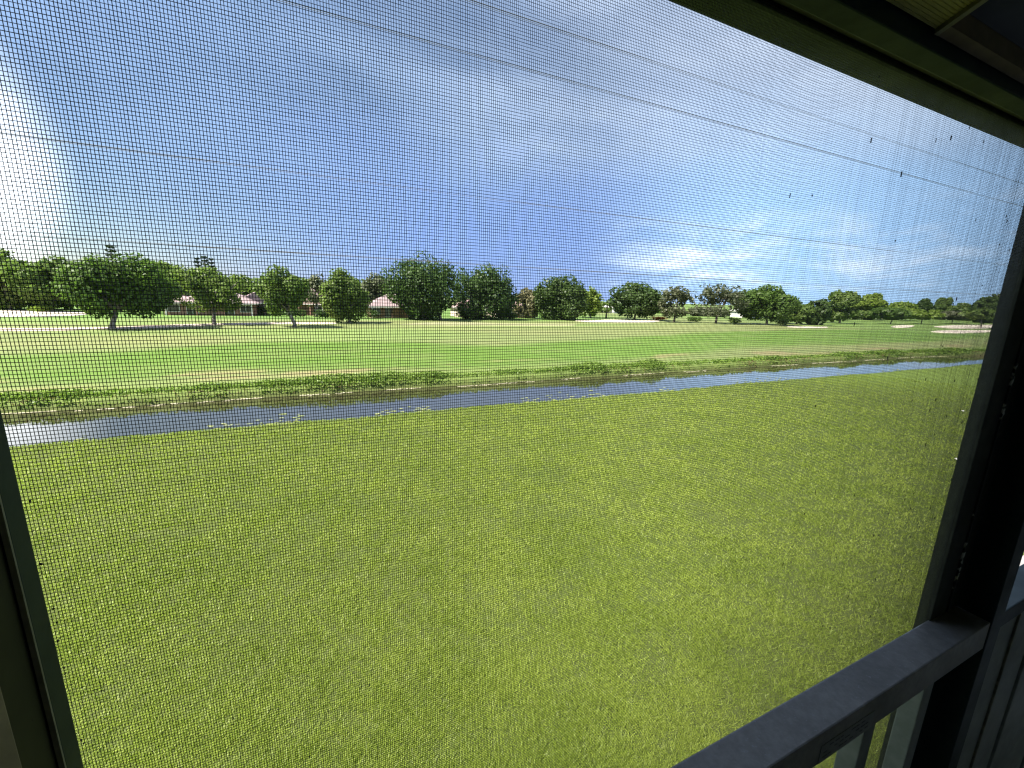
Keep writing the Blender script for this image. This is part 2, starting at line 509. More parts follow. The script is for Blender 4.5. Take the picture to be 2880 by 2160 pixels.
# worn earth along the bank and lush weeds at its foot
dirt = sstep(fbm(X * 0.16, Y * 0.55, 65, 4), 0.55, 0.68) * sstep(Y, 26.2, 27.4) * (1 - sstep(Y, 30, 32.5))
base = lerp(base, (0.22, 0.17, 0.09), dirt * 0.6)
base = lerp(base, (0.10, 0.15, 0.03), (1 - sstep(Y, 26.4, 28.6)) * 0.75)
base = lerp(base, (0.06, 0.055, 0.022), sstep(fe - Y, -0.3, 0.3))
o = mesh_np('golf_course', np.stack([X, Y, Z], -1), F, M['fairway'], smooth=True, colors=np.concatenate([base, np.ones((len(X), 1))], 1))
tag(o, kind='structure')

xs, ys = np.linspace(-400, 84, 60), np.linspace(17.0, 27.0, 10)
X, Y, F = grid(xs, ys)
tag(mesh_np('canal_water', np.stack([X, Y, np.full_like(X, WATER_Z)], -1), F, M['water'], smooth=True), kind='structure')


def sheet(name, pts, mat, z=0.03, wob=0.25, seed=0, kind='structure', lip=0.0):
    """flat ground patch with an uneven outline that follows the turf"""
    pts = np.array([np.array(q[:2]) for q in pts])
    out_ = []
    for i in range(len(pts)):
        p0, p1, p2, p3 = pts[i - 1], pts[i], pts[(i + 1) % len(pts)], pts[(i + 2) % len(pts)]
        for s in np.linspace(0, 1, 9)[:-1]:
            q = 0.5 * ((2 * p1) + (-p0 + p2) * s + (2 * p0 - 5 * p1 + 4 * p2 - p3) * s * s + (-p0 + 3 * p1 - 3 * p2 + p3) * s ** 3)
            out_.append(q)
    out_ = np.array(out_)
    rg = np.random.default_rng(seed + 100)
    out_ = out_ + rg.normal(0, wob, out_.shape) * 0.5

    def gz(x, y):
        return 0.35 * (fbm(x * 0.05, y * 0.05, 51) - 0.5) * sstep(y, 30, 60) * (1 - sstep(y, 110, 160)) - 0.08 * (1 - sstep(y, 26, 30)) + z
    b = BM()
    vs = [b.b.verts.new((q[0], q[1], float(gz(np.array([q[0]]), np.array([q[1]]))[0]))) for q in out_]
    f = b.b.faces.new(vs)
    bmesh.ops.triangulate(b.b, faces=[f])
    if lip:
        es = [e for e in b.b.edges if e.is_boundary]
        r = bmesh.ops.extrude_edge_only(b.b, edges=es)
        for v in r['geom']:
            if isinstance(v, bmesh.types.BMVert):
                v.co.z -= lip
    return tag(b.build(name, mat), kind=kind)


sheet('sand_bunker', [at(*q) for q in [(-260, 676), (-60, 672), (60, 671), (180, 676), (172, 682), (60, 685), (-80, 687), (-260, 690)]], M['sand'], 0.10, 0.3, 1, lip=0.3)
sheet('sand_bunker', [at(*q) for q in [(1245, 693.4), (1320, 691.6), (1420, 694.2), (1395, 697.3), (1300, 697.2)]], M['sand'], 0.10, 0.3, 2, lip=0.3)
sheet('sand_bunker', [at(*q) for q in [(2012, 716), (2060, 713.6), (2142, 714.2), (2148, 717), (2085, 720.6), (2030, 719)]], M['sand'], 0.10, 0.3, 3, lip=0.3)
sheet('sand_bunker', [at(*q) for q in [(2020, 705.5), (2080, 702.8), (2190, 702.0), (2190, 708.5), (2120, 710.5), (2050, 709.5)]], M['sand'], 0.10, 0.3, 4, lip=0.3)
sheet('sand_bunker', [at(*q) for q in [(1925, 705.5), (1948, 703.4), (1974, 704.0), (1966, 707), (1940, 708)]], M['sand'], 0.10, 0.2, 5, lip=0.3)
sheet('sand_bunker', [at(*q) for q in [(1700, 706.6), (1740, 705.2), (1784, 706.0), (1780, 708.2), (1730, 709)]], M['sand'], 0.10, 0.2, 6, lip=0.3)
sheet('cart_path', [at(*q) for q in [(-300, 705), (-60, 708), (100, 708.5), (244, 706.5), (420, 700.5), (560, 697.2), (712, 697.6), (712, 700.6), (560, 700.8), (430, 705), (244, 711.2), (100, 714), (-60, 714), (-300, 712)]], M['path'], 0.05, 0.12, 8, lip=0.3)
b = BM()
b.box(10.05, 14.2, -6, 2.62, -0.2, 0.07, 0.01)
tag(b.build('walkway', M['concrete']), kind='structure')

# ------------------------------------------------------------------ scattered leaf geometry


def quads(cen, size, rng, up=None, tri=False, aspect=1.0):
    """small randomly turned leaf faces round the given centres"""
    n_ = len(cen)
    a = rng.normal(size=(n_, 3))
    if up is not None:
        a = a * 0.5 + up
    a /= np.linalg.norm(a, axis=1)[:, None] + 1e-9
    r_ = rng.normal(size=(n_, 3))
    u = np.cross(a, r_)
    u /= np.linalg.norm(u, axis=1)[:, None] + 1e-9
    v = np.cross(a, u)
    s = (size * rng.uniform(0.6, 1.35, n_))[:, None]
    if tri:
        P = np.stack([cen + u * s * 0.6, cen - u * s * 0.5 + v * s * 0.5, cen - u * s * 0.4 - v * s * 0.55], 1)
    else:
        k = rng.uniform(0.5, 1.0, (n_, 4, 1))
        P = np.stack([cen + u * s * 0.62 * k[:, 0], cen + v * s * 0.45 * aspect * k[:, 1], cen - u * s * 0.62 * k[:, 2], cen - v * s * 0.45 * aspect * k[:, 3]], 1)
    kk = P.shape[1]
    return P.reshape(-1, 3), np.arange(n_ * kk).reshape(n_, kk)


def crown_points(lobes, n_, rng, shell=0.55):
    vol = np.array([l[3] * l[4] * l[5] for l in lobes]) ** (2 / 3)
    idx = rng.choice(len(lobes), n_, p=vol / vol.sum())
    L = np.array(lobes)[idx]
    d = rng.normal(size=(n_, 3))
    d /= np.linalg.norm(d, axis=1)[:, None]
    r_ = shell + (1.08 - shell) * rng.random(n_) ** 0.6
    return L[:, :3] + d * r_[:, None] * L[:, 3:6], d


def tree(px_l, px_r, px_t, y_top, y_cb, y_base, mat, label, name='broadleaf_tree', group=None, dist=None, n=None, bark='bark',
         lobes=None, sparse=1.0, flat=1.0, leafsize=None, seed=0, cat='tree', trunks=None, tiers=False, taper=0.72):
    """A tree from what the photograph shows: crown limits, top, crown bottom and foot."""
    rng = np.random.default_rng(1000 + seed)
    if dist is None:
        P = at(px_t, y_base)
    else:
        r0 = ray(px_t, y_base)
        hd = np.array([r0[0], r0[1]]) / np.hypot(r0[0], r0[1])
        P = np.array([hd[0] * dist, hd[1] * dist, 0])
    dd = np.hypot(P[0], P[1])
    nrm = np.array([P[0], P[1], 0]) / dd
    side = np.array([nrm[1], -nrm[0], 0])

    def hit(px, py):
        r0 = ray(px, py)
        q = r0 * (dd / r0.dot(nrm))
        return q.dot(side), q[2] + EYE
    l = hit(px_l, (y_top + y_cb) / 2)[0]
    r_ = hit(px_r, (y_top + y_cb) / 2)[0]
    top = hit((px_l + px_r) / 2, y_top)[1]
    cb = max(hit((px_l + px_r) / 2, y_cb)[1], 0.0)
    off = (l + r_) / 2
    half = (r_ - l) / 2 * 1.06
    l, r_ = off - half, off + half
    ch = (top - cb)
    root = thing(name, (P[0], P[1], 0), label, cat, group)
    rz = math.atan2(side[1], side[0])
    root.rotation_euler.z = rz
    # crown lobes in local coordinates: x across the view, y in depth
    L = []
    nl = lobes or int(np.clip(half * 4.0, 12, 34))
    cz = cb + ch * 0.5
    if tiers:
        for k in range(nl):
            a = rng.uniform(0, 2 * math.pi)
            rr = rng.uniform(0.15, 0.72)
            z_ = cb + ch * rng.choice([0.3, 0.58, 0.82]) + rng.uniform(-.10, .10) * ch
            wdt = half * rng.uniform(0.28, 0.42)
            L.append((off + math.cos(a) * half * rr, math.sin(a) * half * rr * 0.8, z_, wdt, wdt, ch * rng.uniform(0.11, 0.20)))
    else:
        for k in range(nl):
            d = rng.normal(size=3)
            d /= np.linalg.norm(d)
            d = np.sign(d) * np.abs(d) ** 0.72
            if d[2] < -0.55:
                d[2] *= -0.6
            s = rng.uniform(0.17, 0.40)
            q = (1 - s) * (0.62 + 0.46 * rng.random())
            vert = ch * 0.5
            L.append((off + d[0] * half * q, d[1] * half * q * 0.9, cz + d[2] * vert * q, half * s * 1.1, half * s * 1.1, max(vert * s * 1.2 * flat, 0.5)))
        L.append((off, 0, cz - ch * 0.05, half * 0.62, half * 0.55, ch * 0.36))
        L.append((off - half * 0.42, 0, cz - ch * 0.12, half * 0.45, half * 0.45, ch * 0.32))
        L.append((off + half * 0.42, 0, cz - ch * 0.12, half * 0.45, half * 0.45, ch * 0.32))
        L.append((off + half * 0.1 * rng.normal(), 0, top - ch * 0.2, half * 0.36, half * 0.36, ch * 0.2))
        L.append((off - half * 0.74, 0, cb + ch * 0.38, half * 0.26, half * 0.3, ch * 0.26))
        L.append((off + half * 0.74, 0, cb + ch * 0.42, half * 0.26, half * 0.3, ch * 0.26))
    nn = n or int(np.clip(half * ch * 190 * sparse, 1500, 18000))
    cen, d = crown_points(L, nn, rng, 0.5)
    cen[:, 2] = np.maximum(cen[:, 2], 0.1)
    zt = np.quantile(cen[:, 2], 0.997)
    zb = np.quantile(cen[:, 2], 0.02)
    cen[:, 2] = np.maximum(cb + (cen[:, 2] - zb) / (zt - zb) * ch, 0.1)
    xa, xb = np.quantile(cen[:, 0], 0.008), np.quantile(cen[:, 0], 0.992)
    cen[:, 0] = l + (cen[:, 0] - xa) / (xb - xa) * (r_ - l)
    rel = np.clip((cen[:, 2] - cb) / ch, 0, 1)
    cen[:, 0] = off + (cen[:, 0] - off) * (taper + (1 - taper) * sstep(rel, 0.0, 0.42))
    gap = fbm(cen[:, 0] * 0.55 + cen[:, 2] * 0.31 + seed * 7.3, cen[:, 2] * 0.62 - cen[:, 0] * 0.13 + cen[:, 1] * 0.45 + seed * 3.1, 5 + seed, 3)
    kp = gap > (0.36 if not sparse < 0.9 else 0.45)
    cen, d = cen[kp], d[kp]
    nn = len(cen)
    sz = leafsize or float(np.clip(dd * 0.0058, 0.40, 1.5))
    V, Fq = quads(cen, np.full(nn, sz), rng, up=d * 0.85 + np.array([0, 0, 0.3]))
    # a few thin sprays standing out of the outline
    mesh_np('crown', V, Fq, M[mat], root)
    # trunk and limbs
    b = BM()
    h = top
    for tx in (trunks or [0.0]):
        r0 = max(0.16, h * 0.030) * (0.8 if trunks else 1)
        fork = max(cb * 0.95, h * 0.16)
        pts = [(tx, 0, -0.1), (tx + rng.normal() * 0.05, 0, 0.35), (tx + (off - tx) * 0.2 + rng.normal() * 0.15, rng.normal() * .1, fork)]
        b.tube(pts, [r0 * 1.5, r0 * 1.05, r0 * 0.85], 9)
        for k in range(6):
            tgt = L[rng.integers(len(L))]
            mid = (pts[2][0] * 0.5 + tgt[0] * 0.5 + rng.normal() * 0.2, pts[2][1] * 0.5 + tgt[1] * 0.5, fork + (tgt[2] - fork) * 0.55 + 0.2)
            b.tube([pts[2], mid, (tgt[0], tgt[1], tgt[2])], [r0 * 0.55, r0 * 0.36, r0 * 0.12], 6)
    b.build('trunk', M[bark], root, smooth=True)
    return root


BG = 'trees behind the houses'
BGL = ['background tree showing over the tall bright oak at the left picture edge', 'background tree between the white bunker oak and its bright neighbour',
       'background tree behind the wide dark oak, below the tall thin pine', 'background tree peeping out right of the shaded oak', 'background tree left of the three small pine tops',
       'background tree right of the three small pine tops', 'background tree above the square clipped hedge', 'background tree behind the leaning light green tree',
       'background tree above the tall pointed gable', 'background tree behind the round topped tree', 'background tree in the notch left of the tallest oak']
FWL = ['distant low tree behind the gap right of the dome shaped tree', 'distant low tree seen past the small palm', 'distant low tree under the grey olive tree', 'distant low tree left of the open grey tree',
       'distant low tree between open grey tree and deep green tree', 'distant low tree behind the deep green tree', 'distant low tree above the low bushy tree', 'distant low tree behind the flat shelf tree',
       'distant low tree behind the layered pale tree', 'distant low tree over the low spreading tree', 'distant low tree left of the narrow dark tree', 'distant low tree behind the narrow grey green tree', 'distant low tree just left of the big dark tree by the post']
tree(-110, 72, -20, 537, 656, 668, 'bright', 'bright green oak cut by the left picture edge, tallest of the left trees', seed=1)
tree(20, 208, 114, 557, 650, 673, 'mid', 'mid green oak behind the white bunker, just left of the dark oak', seed=2)
tree(130, 372, 244, 553, 672, 710, 'oak', 'wide dark green oak with a low skirt, foot on the cart path', seed=3, n=20000, flat=1.1)
tree(280, 436, 340, 568, 655, 678, 'mid', 'shaded oak standing right behind the wide dark oak', seed=4)
tree(366, 545, 464, 579, 664, 701, 'mid', 'slim trunked light oak on the path edge before the first house', taper=0.65, seed=5, sparse=0.8, n=11000)
tree(544, 662, 635, 576, 672, 706, 'mid', 'light green tree with forked pale trunk and crown leaning left', taper=0.5, seed=6, sparse=0.75, n=9000)
tree(645, 716, 684, 592, 655, 684, 'grey', 'small greyish tree in front of the pointed gable', seed=7, sparse=0.6)
tree(696, 794, 754, 585, 685, 698, 'mid', 'round topped tree with drooping skirt left of the hip roofed house', seed=8, n=11000)
tree(772, 852, 806, 594, 662, 682, 'grey', 'olive tree rising behind the hip roofed house', seed=9, dist=118)
tree(836, 992, 940, 553, 684, 691, 'oak_dark', 'tallest dark oak of the middle, two trunks, right of the hip roofed house', seed=10, n=20000, trunks=[-2.4, 1.2], taper=0.42, bark='bark')
tree(980, 1114, 1037, 573, 684, 689, 'oak_dark', 'dark oak touching the tallest oak on its right', seed=11, n=17000, bark='bark_dark')
tree(1112, 1172, 1142, 624, 682, 687, 'pale', 'low pale leafed tree between dark oak and dome shaped tree', seed=12)
tree(1160, 1264, 1212, 597, 688, 691, 'oak_dark', 'dome shaped dark tree with foliage down to the grass', seed=13, n=15000, bark='bark_dark')
tree(1246, 1300, 1275, 622, 677, 688, 'bright', 'yellow green tree against the right side of the dome shaped tree', seed=14)
tree(1323, 1434, 1370, 612, 678, 691, 'oak_dark', 'dark round tree behind the middle sand bunker', seed=15, n=13000, bark='bark_dark')
tree(1426, 1496, 1456, 619, 682, 697, 'grey', 'grey olive tree with thin dark trunk, beside the dark round tree', seed=16, sparse=0.7, bark='bark_dark')
tree(1498, 1609, 1546, 615, 678, 699, 'grey', 'open grey brown tree with spreading bare limbs', seed=17, sparse=0.55, bark='bark_dark')
tree(1590, 1720, 1656, 618, 684, 702, 'oak', 'deep green flat bottomed tree right of the open grey tree', seed=18, n=15000, bark='bark')
tree(1680, 1758, 1720, 652, 692, 700, 'mid', 'low bushy tree beside the deep green tree', seed=19)
tree(1738, 1792, 1766, 647, 699, 702, 'oak_dark', 'low dark tree with foliage touching the grass', seed=20)
tree(1774, 1852, 1813, 630, 689, 699, 'mid', 'tiered tree with a flat shelf of leaves on top', seed=21, tiers=True, lobes=20, n=8000)
tree(1836, 1912, 1872, 634, 682, 691, 'bright', 'pale tiered tree with layered open crown', seed=22, tiers=True, lobes=20, n=7000)
tree(1874, 1982, 1925, 654, 687, 691, 'bright', 'low wide spreading tree beyond the little bunker', seed=23, tiers=True, lobes=24, n=9000)
tree(1978, 2018, 1998, 647, 686, 691, 'oak_dark', 'narrow dark tree left of the far bunkers', seed=24)
tree(2016, 2054, 2035, 644, 688, 691, 'mid', 'narrow grey green tree above the far bunkers', seed=25)
tree(2046, 2112, 2080, 656, 691, 693, 'mid', 'low rounded tree before the dark one near the post', seed=26)
tree(2098, 2174, 2137, 639, 695, 698, 'oak_dark', 'big dark tree nearest the right screen post but one', seed=27, n=13000)
tree(2150, 2240, 2195, 629, 692, 696, 'grey', 'olive tree half hidden by the right screen post', seed=28, n=13000)

bgl = [(-30, 70, 548, 660), (60, 150, 566, 662), (190, 270, 568, 664), (300, 370, 580, 667), (350, 430, 592, 668), (420, 500, 594, 669), (480, 560, 597, 671), (560, 640, 600, 672),
       (640, 720, 603, 673), (720, 800, 600, 674), (800, 860, 604, 675)]
for i, (a, b_, ty, by) in enumerate(bgl):
    tree(a - 16, b_ + 16, (a + b_) / 2, ty, by - 4, by, ['mid', 'bright', 'oak'][i % 3], BGL[i], group=BG, seed=60 + i, dist=128 + 6 * (i % 3), n=8000, taper=0.9)
FW = 'trees of the far wood edge'
for i in range(13):
    a = 1290 + i * 66
    ty = 662 + 0.016 * (a - 1290) + (i % 3) * 3 - (6 if i > 6 else 0)
    tree(a, a + 84, a + 42, ty, 687, 690, ['mid', 'oak', 'bright', 'grey'][i % 4], FWL[i], group=FW, seed=90 + i, dist=190 + 25 * (i % 3), n=3500)


def norfolk(px, y_top, dist, wpx, label, seed):
    rng = np.random.default_rng(seed)
    r0 = ray(px, 660)
    hd = np.array([r0[0], r0[1]]) / np.hypot(r0[0], r0[1])
    P = hd * dist
    rt = ray(px, y_top)
    top = EYE + rt[2] / np.hypot(rt[0], rt[1]) * dist
    root = thing('norfolk_pine', (P[0], P[1], 0), label, 'pine tree')
    R = wpx / 890.0 * dist * 0.5
    b = BM()
    b.tube([(0, 0, -0.1), (0, 0, top * 0.5), (0, 0, top)], [0.25, 0.17, 0.03], 8)
    cen = []
    for z_ in np.arange(top * 0.45, top, 0.85):
        f = 1 - (z_ - top * 0.45) / (top * 0.55)
        rr = R * (0.35 + 0.65 * f)
        for k in range(6):
            a = k * math.pi / 3 + z_ * 1.3 + rng.uniform(-.2, .2)
            tip = (math.cos(a) * rr, math.sin(a) * rr, z_ + 0.25)
            b.tube([(0, 0, z_), tip], [0.05, 0.015], 4)
            for s in np.linspace(0.15, 1.0, 14):
                cen.append((tip[0] * s + rng.normal() * .09, tip[1] * s + rng.normal() * .09, z_ + 0.25 * s + rng.normal() * 0.1))
    b.build('trunk', M['bark_dark'], root, smooth=True)
    V, Fq = quads(np.array(cen), np.full(len(cen), 0.42), rng)
    mesh_np('crown', V, Fq, M['pine'], root)


norfolk(260, 528, 120, 30, 'tall thin tiered pine above the wide dark oak', 301)
norfolk(438, 560, 132, 18, 'left of three small tiered pine tops above the slim oak', 302)
norfolk(453, 553, 130, 22, 'middle and tallest of three tiered pine tops above the slim oak', 303)
norfolk(467, 561, 134, 18, 'right of three small tiered pine tops above the slim oak', 304)


def shrub(px, py, w_m, h_m, mat, label, seed, name='shrub', group=None, n=700, square=False, depth=None):
    rng = np.random.default_rng(seed)
    P = at(px, py)
    root = thing(name, (P[0], P[1], 0), label, 'hedge' if square else 'shrub', group)
    dp = depth or w_m * 0.7
    if square:
        cen = np.stack([rng.uniform(-w_m / 2, w_m / 2, n), rng.uniform(-dp / 2, dp / 2, n), rng.uniform(0.05, h_m, n)], -1)
        f = rng.integers(0, 3, n)
        cen[f == 0, 2] = h_m
        cen[f == 1, 1] = -dp / 2
    else:
        L = [(rng.uniform(-.3, .3) * w_m, rng.uniform(-.3, .3) * dp, h_m * rng.uniform(.35, .65), w_m * .3, dp * .3, h_m * .36) for _ in range(7)]
        cen, _ = crown_points(L, n, rng, 0.4)
        cen[:, 2] = np.clip(cen[:, 2], 0.05, None)
    V, Fq = quads(cen, np.full(n, 0.34), rng)
    mesh_np('foliage', V, Fq, M[mat], root)
    b = BM()
    for k in range(4):
        x_, y_ = rng.uniform(-.2, .2) * w_m, rng.uniform(-.2, .2) * dp
        b.tube([(x_ * .4, y_ * .4, -0.05), (x_, y_, h_m * 0.7)], [0.05, 0.02], 5)
    b.build('stem', M['bark_dark'], root)


shrub(558, 680, 5.2, 1.7, 'oak_dark', 'square clipped hedge in front of the first house', 401, 'hedge', square=True, depth=1.5, n=1100)
shrub(600, 683, 4.0, 1.5, 'oak', 'dark shrub below the leaning light green tree', 402)
shrub(640, 685, 3.6, 2.0, 'oak_dark', 'dark shrub beside the pointed gable house', 403)
shrub(705, 687, 4.6, 1.9, 'oak_dark', 'dense shrub under the round topped tree, on its left', 404)
shrub(792, 687, 4.8, 2.1, 'oak_dark', 'tall shrub at the left corner of the hip roofed house', 405)
shrub(886, 686, 1.7, 1.1, 'orange', 'orange flowering shrub under the hip roofed house', 406, n=350)
shrub(905, 688, 3.0, 1.6, 'bright', 'bright green shrub beside the orange flowers', 407)
shrub(1003, 688, 4.0, 1.7, 'bright', 'bright green shrub at the foot of the dark oaks', 408)
shrub(1100, 689, 4.0, 2.0, 'oak_dark', 'dark shrub before the pinkish house left of the pale tree', 409)
shrub(1180, 690, 4.6, 2.4, 'oak', 'shrub skirt left of the dome shaped tree', 410)
shrub(1424, 691, 6.0, 1.0, 'orange', 'low rust coloured shrub row behind the bunker', 411, n=500, depth=1.2)
shrub(1500, 695, 4.6, 1.5, 'oak', 'low shrub between the two grey trees', 412)
shrub(1588, 700, 3.2, 1.9, 'mid', 'single small shrub right of the open grey tree', 413)
shrub(1690, 702, 5.0, 2.0, 'mid', 'shrub against the trunk side of the deep green tree', 414)
shrub(90, 674, 4.0, 1.3, 'bright', 'pale shrub behind the white bunker on the left', 415)
shrub(385, 676, 4.2, 1.8, 'oak_dark', 'dark shrub at the left end of the first house', 416)


def palm(px, py, h, label, seed):
    rng = np.random.default_rng(seed)
    P = at(px, py)
    root = thing('palm_tree', (P[0], P[1], 0), label, 'palm tree')
    b = BM()
    b.tube([(0, 0, -0.1), (0.08, 0, h * 0.5), (0.05, 0, h * 0.8)], [0.22, 0.15, 0.13], 8)
    b.build('trunk', M['bark'], root, smooth=True)
    for k in range(12):
        a = k * 2 * math.pi / 12 + rng.uniform(-.2, .2)
        up = rng.uniform(0.1, 1.0)
        V, Fq = [], []
        ln = h * 0.42
        for i in range(7):
            s = i / 6
            x_ = math.cos(a) * ln * s
            y_ = math.sin(a) * ln * s
            z_ = h * 0.8 + ln * (up * s - 1.0 * s * s)
            wd = 0.22 * ln * math.sin(math.pi * (0.12 + 0.85 * s)) + 0.02
            V += [(x_ - math.sin(a) * wd, y_ + math.cos(a) * wd, z_ - 0.35 * wd), (x_, y_, z_), (x_ + math.sin(a) * wd, y_ - math.cos(a) * wd, z_ - 0.35 * wd)]
        for i in range(6):
            Fq += [(3 * i, 3 * i + 1, 3 * i + 4, 3 * i + 3), (3 * i + 1, 3 * i + 2, 3 * i + 5, 3 * i + 4)]
        mesh_np('frond', V, Fq, M['mid'], root)


palm(1309, 688, 5.2, 'small palm standing in the gap left of the dark round tree', 501)


# ------------------------------------------------------------------ houses
def house(px, dist, wid, dep, wall_h, roof_h, wall, roof, label, gable=False, porch=True, chimney=False, wins=4, rz=0.0, ov=0.7):
    r0 = ray(px, 660)
    hd = np.array([r0[0], r0[1]]) / np.hypot(r0[0], r0[1])
    P = hd * dist
    root = thing('house', (P[0], P[1], 0), label, 'house', None, rz)
    hw, hd_ = wid / 2, dep / 2
    b = BM()
    b.box(-hw, hw, -hd_, hd_, -0.3, wall_h)
    wl = b.build('wall', M[wall], root)
    b = BM()
    e, z0, z1 = ov, wall_h + 0.02, wall_h + roof_h
    if gable:
        b.poly([(-hw - e, -hd_ - e, z0), (hw + e, -hd_ - e, z0), (hw + e, hd_ + e, z0), (-hw - e, hd_ + e, z0), (0, -hd_ - e, z1), (0, hd_ + e, z1)],
               [(0, 4, 5, 3), (4, 1, 2, 5), (0, 1, 4), (3, 5, 2), (0, 3, 2, 1)])
    else:
        q = max(hw - hd_ * 0.9, 0.4)
        b.poly([(-hw - e, -hd_ - e, z0), (hw + e, -hd_ - e, z0), (hw + e, hd_ + e, z0), (-hw - e, hd_ + e, z0), (-q, 0, z1), (q, 0, z1)],
               [(0, 1, 5, 4), (1, 2, 5), (2, 3, 4, 5), (3, 0, 4), (0, 3, 2, 1)])
    rf = b.build('roof', M[roof], root)
    b = BM()
    for (x0, x1, y0, y1) in ((-hw - e, hw + e, -hd_ - e - .05, -hd_ - e + .004), (-hw - e - .05, -hw - e + .004, -hd_ - e, hd_ + e), (hw + e - .004, hw + e + .05, -hd_ - e, hd_ + e)):
        b.box(x0, x1, y0, y1, z0 - 0.2, z0 + 0.06)
    b.build('fascia', M['white'], root)
    if chimney:
        b = BM()
        b.box(-hw * 0.4 - .4, -hw * 0.4 + .4, -.4, .4, wall_h, z1 + 0.8)
        b.build('chimney', M['wall_brick'], root)
    for i in range(wins):
        x_ = -hw + wid * (i + 0.5) / wins
        wdt = wid / wins * 0.30
        if i == wins // 2:
            b = BM()
            b.box(x_ - 0.5, x_ + 0.5, -hd_ - 0.05, -hd_ + 0.03, 0.05, min(2.1, wall_h - 0.15))
            d = b.build('door', M['door'], root)
            b = BM()
            b.box(x_ + 0.32, x_ + 0.4, -hd_ - 0.1, -hd_ - 0.045, 0.98, 1.1)
            b.build('handle', M['white'], d)
            continue
        b = BM()
        zt = min(2.1, wall_h - 0.2)
        zb = 0.25 if i % 2 else 0.8
        for (x0, x1, za, zc) in ((x_ - wdt - .08, x_ - wdt, zb - .08, zt + .08), (x_ + wdt, x_ + wdt + .08, zb - .08, zt + .08), (x_ - wdt, x_ + wdt, zb - .08, zb), (x_ - wdt, x_ + wdt, zt, zt + .08), (x_ - .03, x_ + .03, zb, zt)):
            b.box(x0, x1, -hd_ - 0.06, -hd_ + 0.02, za, zc)
        wn = b.build('window', M['white'], root)
        b = BM()
        b.box(x_ - wdt, x_ + wdt, -hd_ - 0.03, -hd_ + 0.01, zb, zt)
        b.build('pane', M['glass'], wn)
    if porch:
        for s in (-0.95, -0.3, 0.3, 0.95):
            b = BM()
            b.box(s * hw - 0.1, s * hw + 0.1, -hd_ - e + .1, -hd_ - e + .3, -0.2, wall_h - 0.02)
            b.build('porch_post', M['white' if s in (-0.95, 0.95) else 'wall_brick'], root)
    return root


house(466, 108, 15.0, 9, 2.5, 2.3, 'wall_brick', 'roof_pink', 'first house from the left, long low pinkish roof behind slim oak', wins=5)
house(560, 112, 9.0, 9, 2.5, 2.7, 'wall_cream', 'roof_pink', 'house with pink roof peak behind the square clipped hedge', gable=True, wins=3, rz=0.15)
house(676, 110, 8.0, 10, 2.5, 3.6, 'wall_brick', 'roof_red', 'house with the tall pointed reddish gable', gable=True, wins=3, chimney=True, rz=-0.3)
house(858, 104, 13.2, 10, 2.4, 3.0, 'wall_brick', 'roof_pink', 'hip roofed house with dark porch left of the tallest oak', wins=5)
house(1010, 112, 7.0, 8, 2.4, 2.0, 'wall_cream', 'roof_red', 'pinkish house glimpsed between the two dark oaks', wins=3)
house(1096, 116, 10.0, 8, 2.5, 2.2, 'wall_cream', 'roof_red', 'pinkish house right of the dark oak, behind a shrub', wins=4)
house(1338, 190, 12.0, 8, 2.6, 1.6, 'wall_white', 'roof_grey', 'low white house far behind the small palm', wins=4, porch=False)
house(1640, 205, 22.0, 9, 2.5, 2.2, 'wall_white', 'roof_grey', 'long white house behind the deep green tree', wins=6, porch=False)
house(1905, 290, 14.0, 9, 3.0, 1.8, 'wall_white', 'roof_grey', 'small white house beyond the low spreading tree', wins=4, porch=False)

# ------------------------------------------------------------------ plants and litter along the canal
rng = np.random.default_rng(5)
n_ = 60000
x_ = np.concatenate([rng.uniform(-16, 30, n_ * 2 // 3), rng.uniform(30, 82, n_ // 3)])
patch = fbm(x_ * 0.33, x_ * 0 + 2.0, 71, 4)
keep = rng.random(len(x_)) < np.clip((patch - 0.26) * 3.0, 0.30, 1)
x_, patch = x_[keep], patch[keep]
hmax = 0.18 + 1.0 * np.clip(patch - 0.42, 0, 0.4)
back = np.abs(rng.normal(0, 0.75, len(x_)))
y_ = far_edge(x_) + back + 0.05
z_ = -0.5 + 0.42 * sstep(back, 0, 0.55) + rng.random(len(x_)) ** 1.4 * hmax * (1 - 0.5 * sstep(back, 0.6, 2.2))
V, Fq = quads(np.stack([x_, y_, z_], -1), np.where(x_ > 30, 0.20, 0.12), rng)
tag(mesh_np('bank_weeds', V, Fq, M['weed']), kind='stuff')
n_ = 9000
x_ = rng.uniform(-16, 82, n_)
patch = fbm(x_ * 0.4, x_ * 0 + 6.0, 73, 4)
keep = rng.random(n_) < np.clip((patch - 0.40) * 4.0, 0.05, 1)
x_ = x_[keep]
back = rng.random(len(x_)) * 0.45
y_ = far_edge(x_) + back
z_ = -0.55 + rng.random(len(x_)) * 0.55
V, Fq = quads(np.stack([x_, y_, z_], -1), np.full(len(x_), 0.2), rng, aspect=0.25)
tag(mesh_np('dry_reeds', V, Fq, M['weed_dry']), kind='stuff')


def flat_bits(name, x_, y_, size, mat, z=WATER_Z + 0.012):
    n_ = len(x_)
    ang = rng.random((n_, 1)) * 6.28 + np.linspace(0, 2 * np.pi, 7)[:-1][None]
    rr = size[:, None] * rng.uniform(0.5, 1.2, (n_, 6))
    P = np.stack([x_[:, None] + np.cos(ang) * rr * 1.7, y_[:, None] + np.sin(ang) * rr * 0.7, z + rng.uniform(0, .02, (n_, 1)) + np.zeros((n_, 6))], -1)
    tag(mesh_np(name, P.reshape(-1, 3), np.arange(n_ * 6).reshape(n_, 6), M[mat]), kind='stuff')


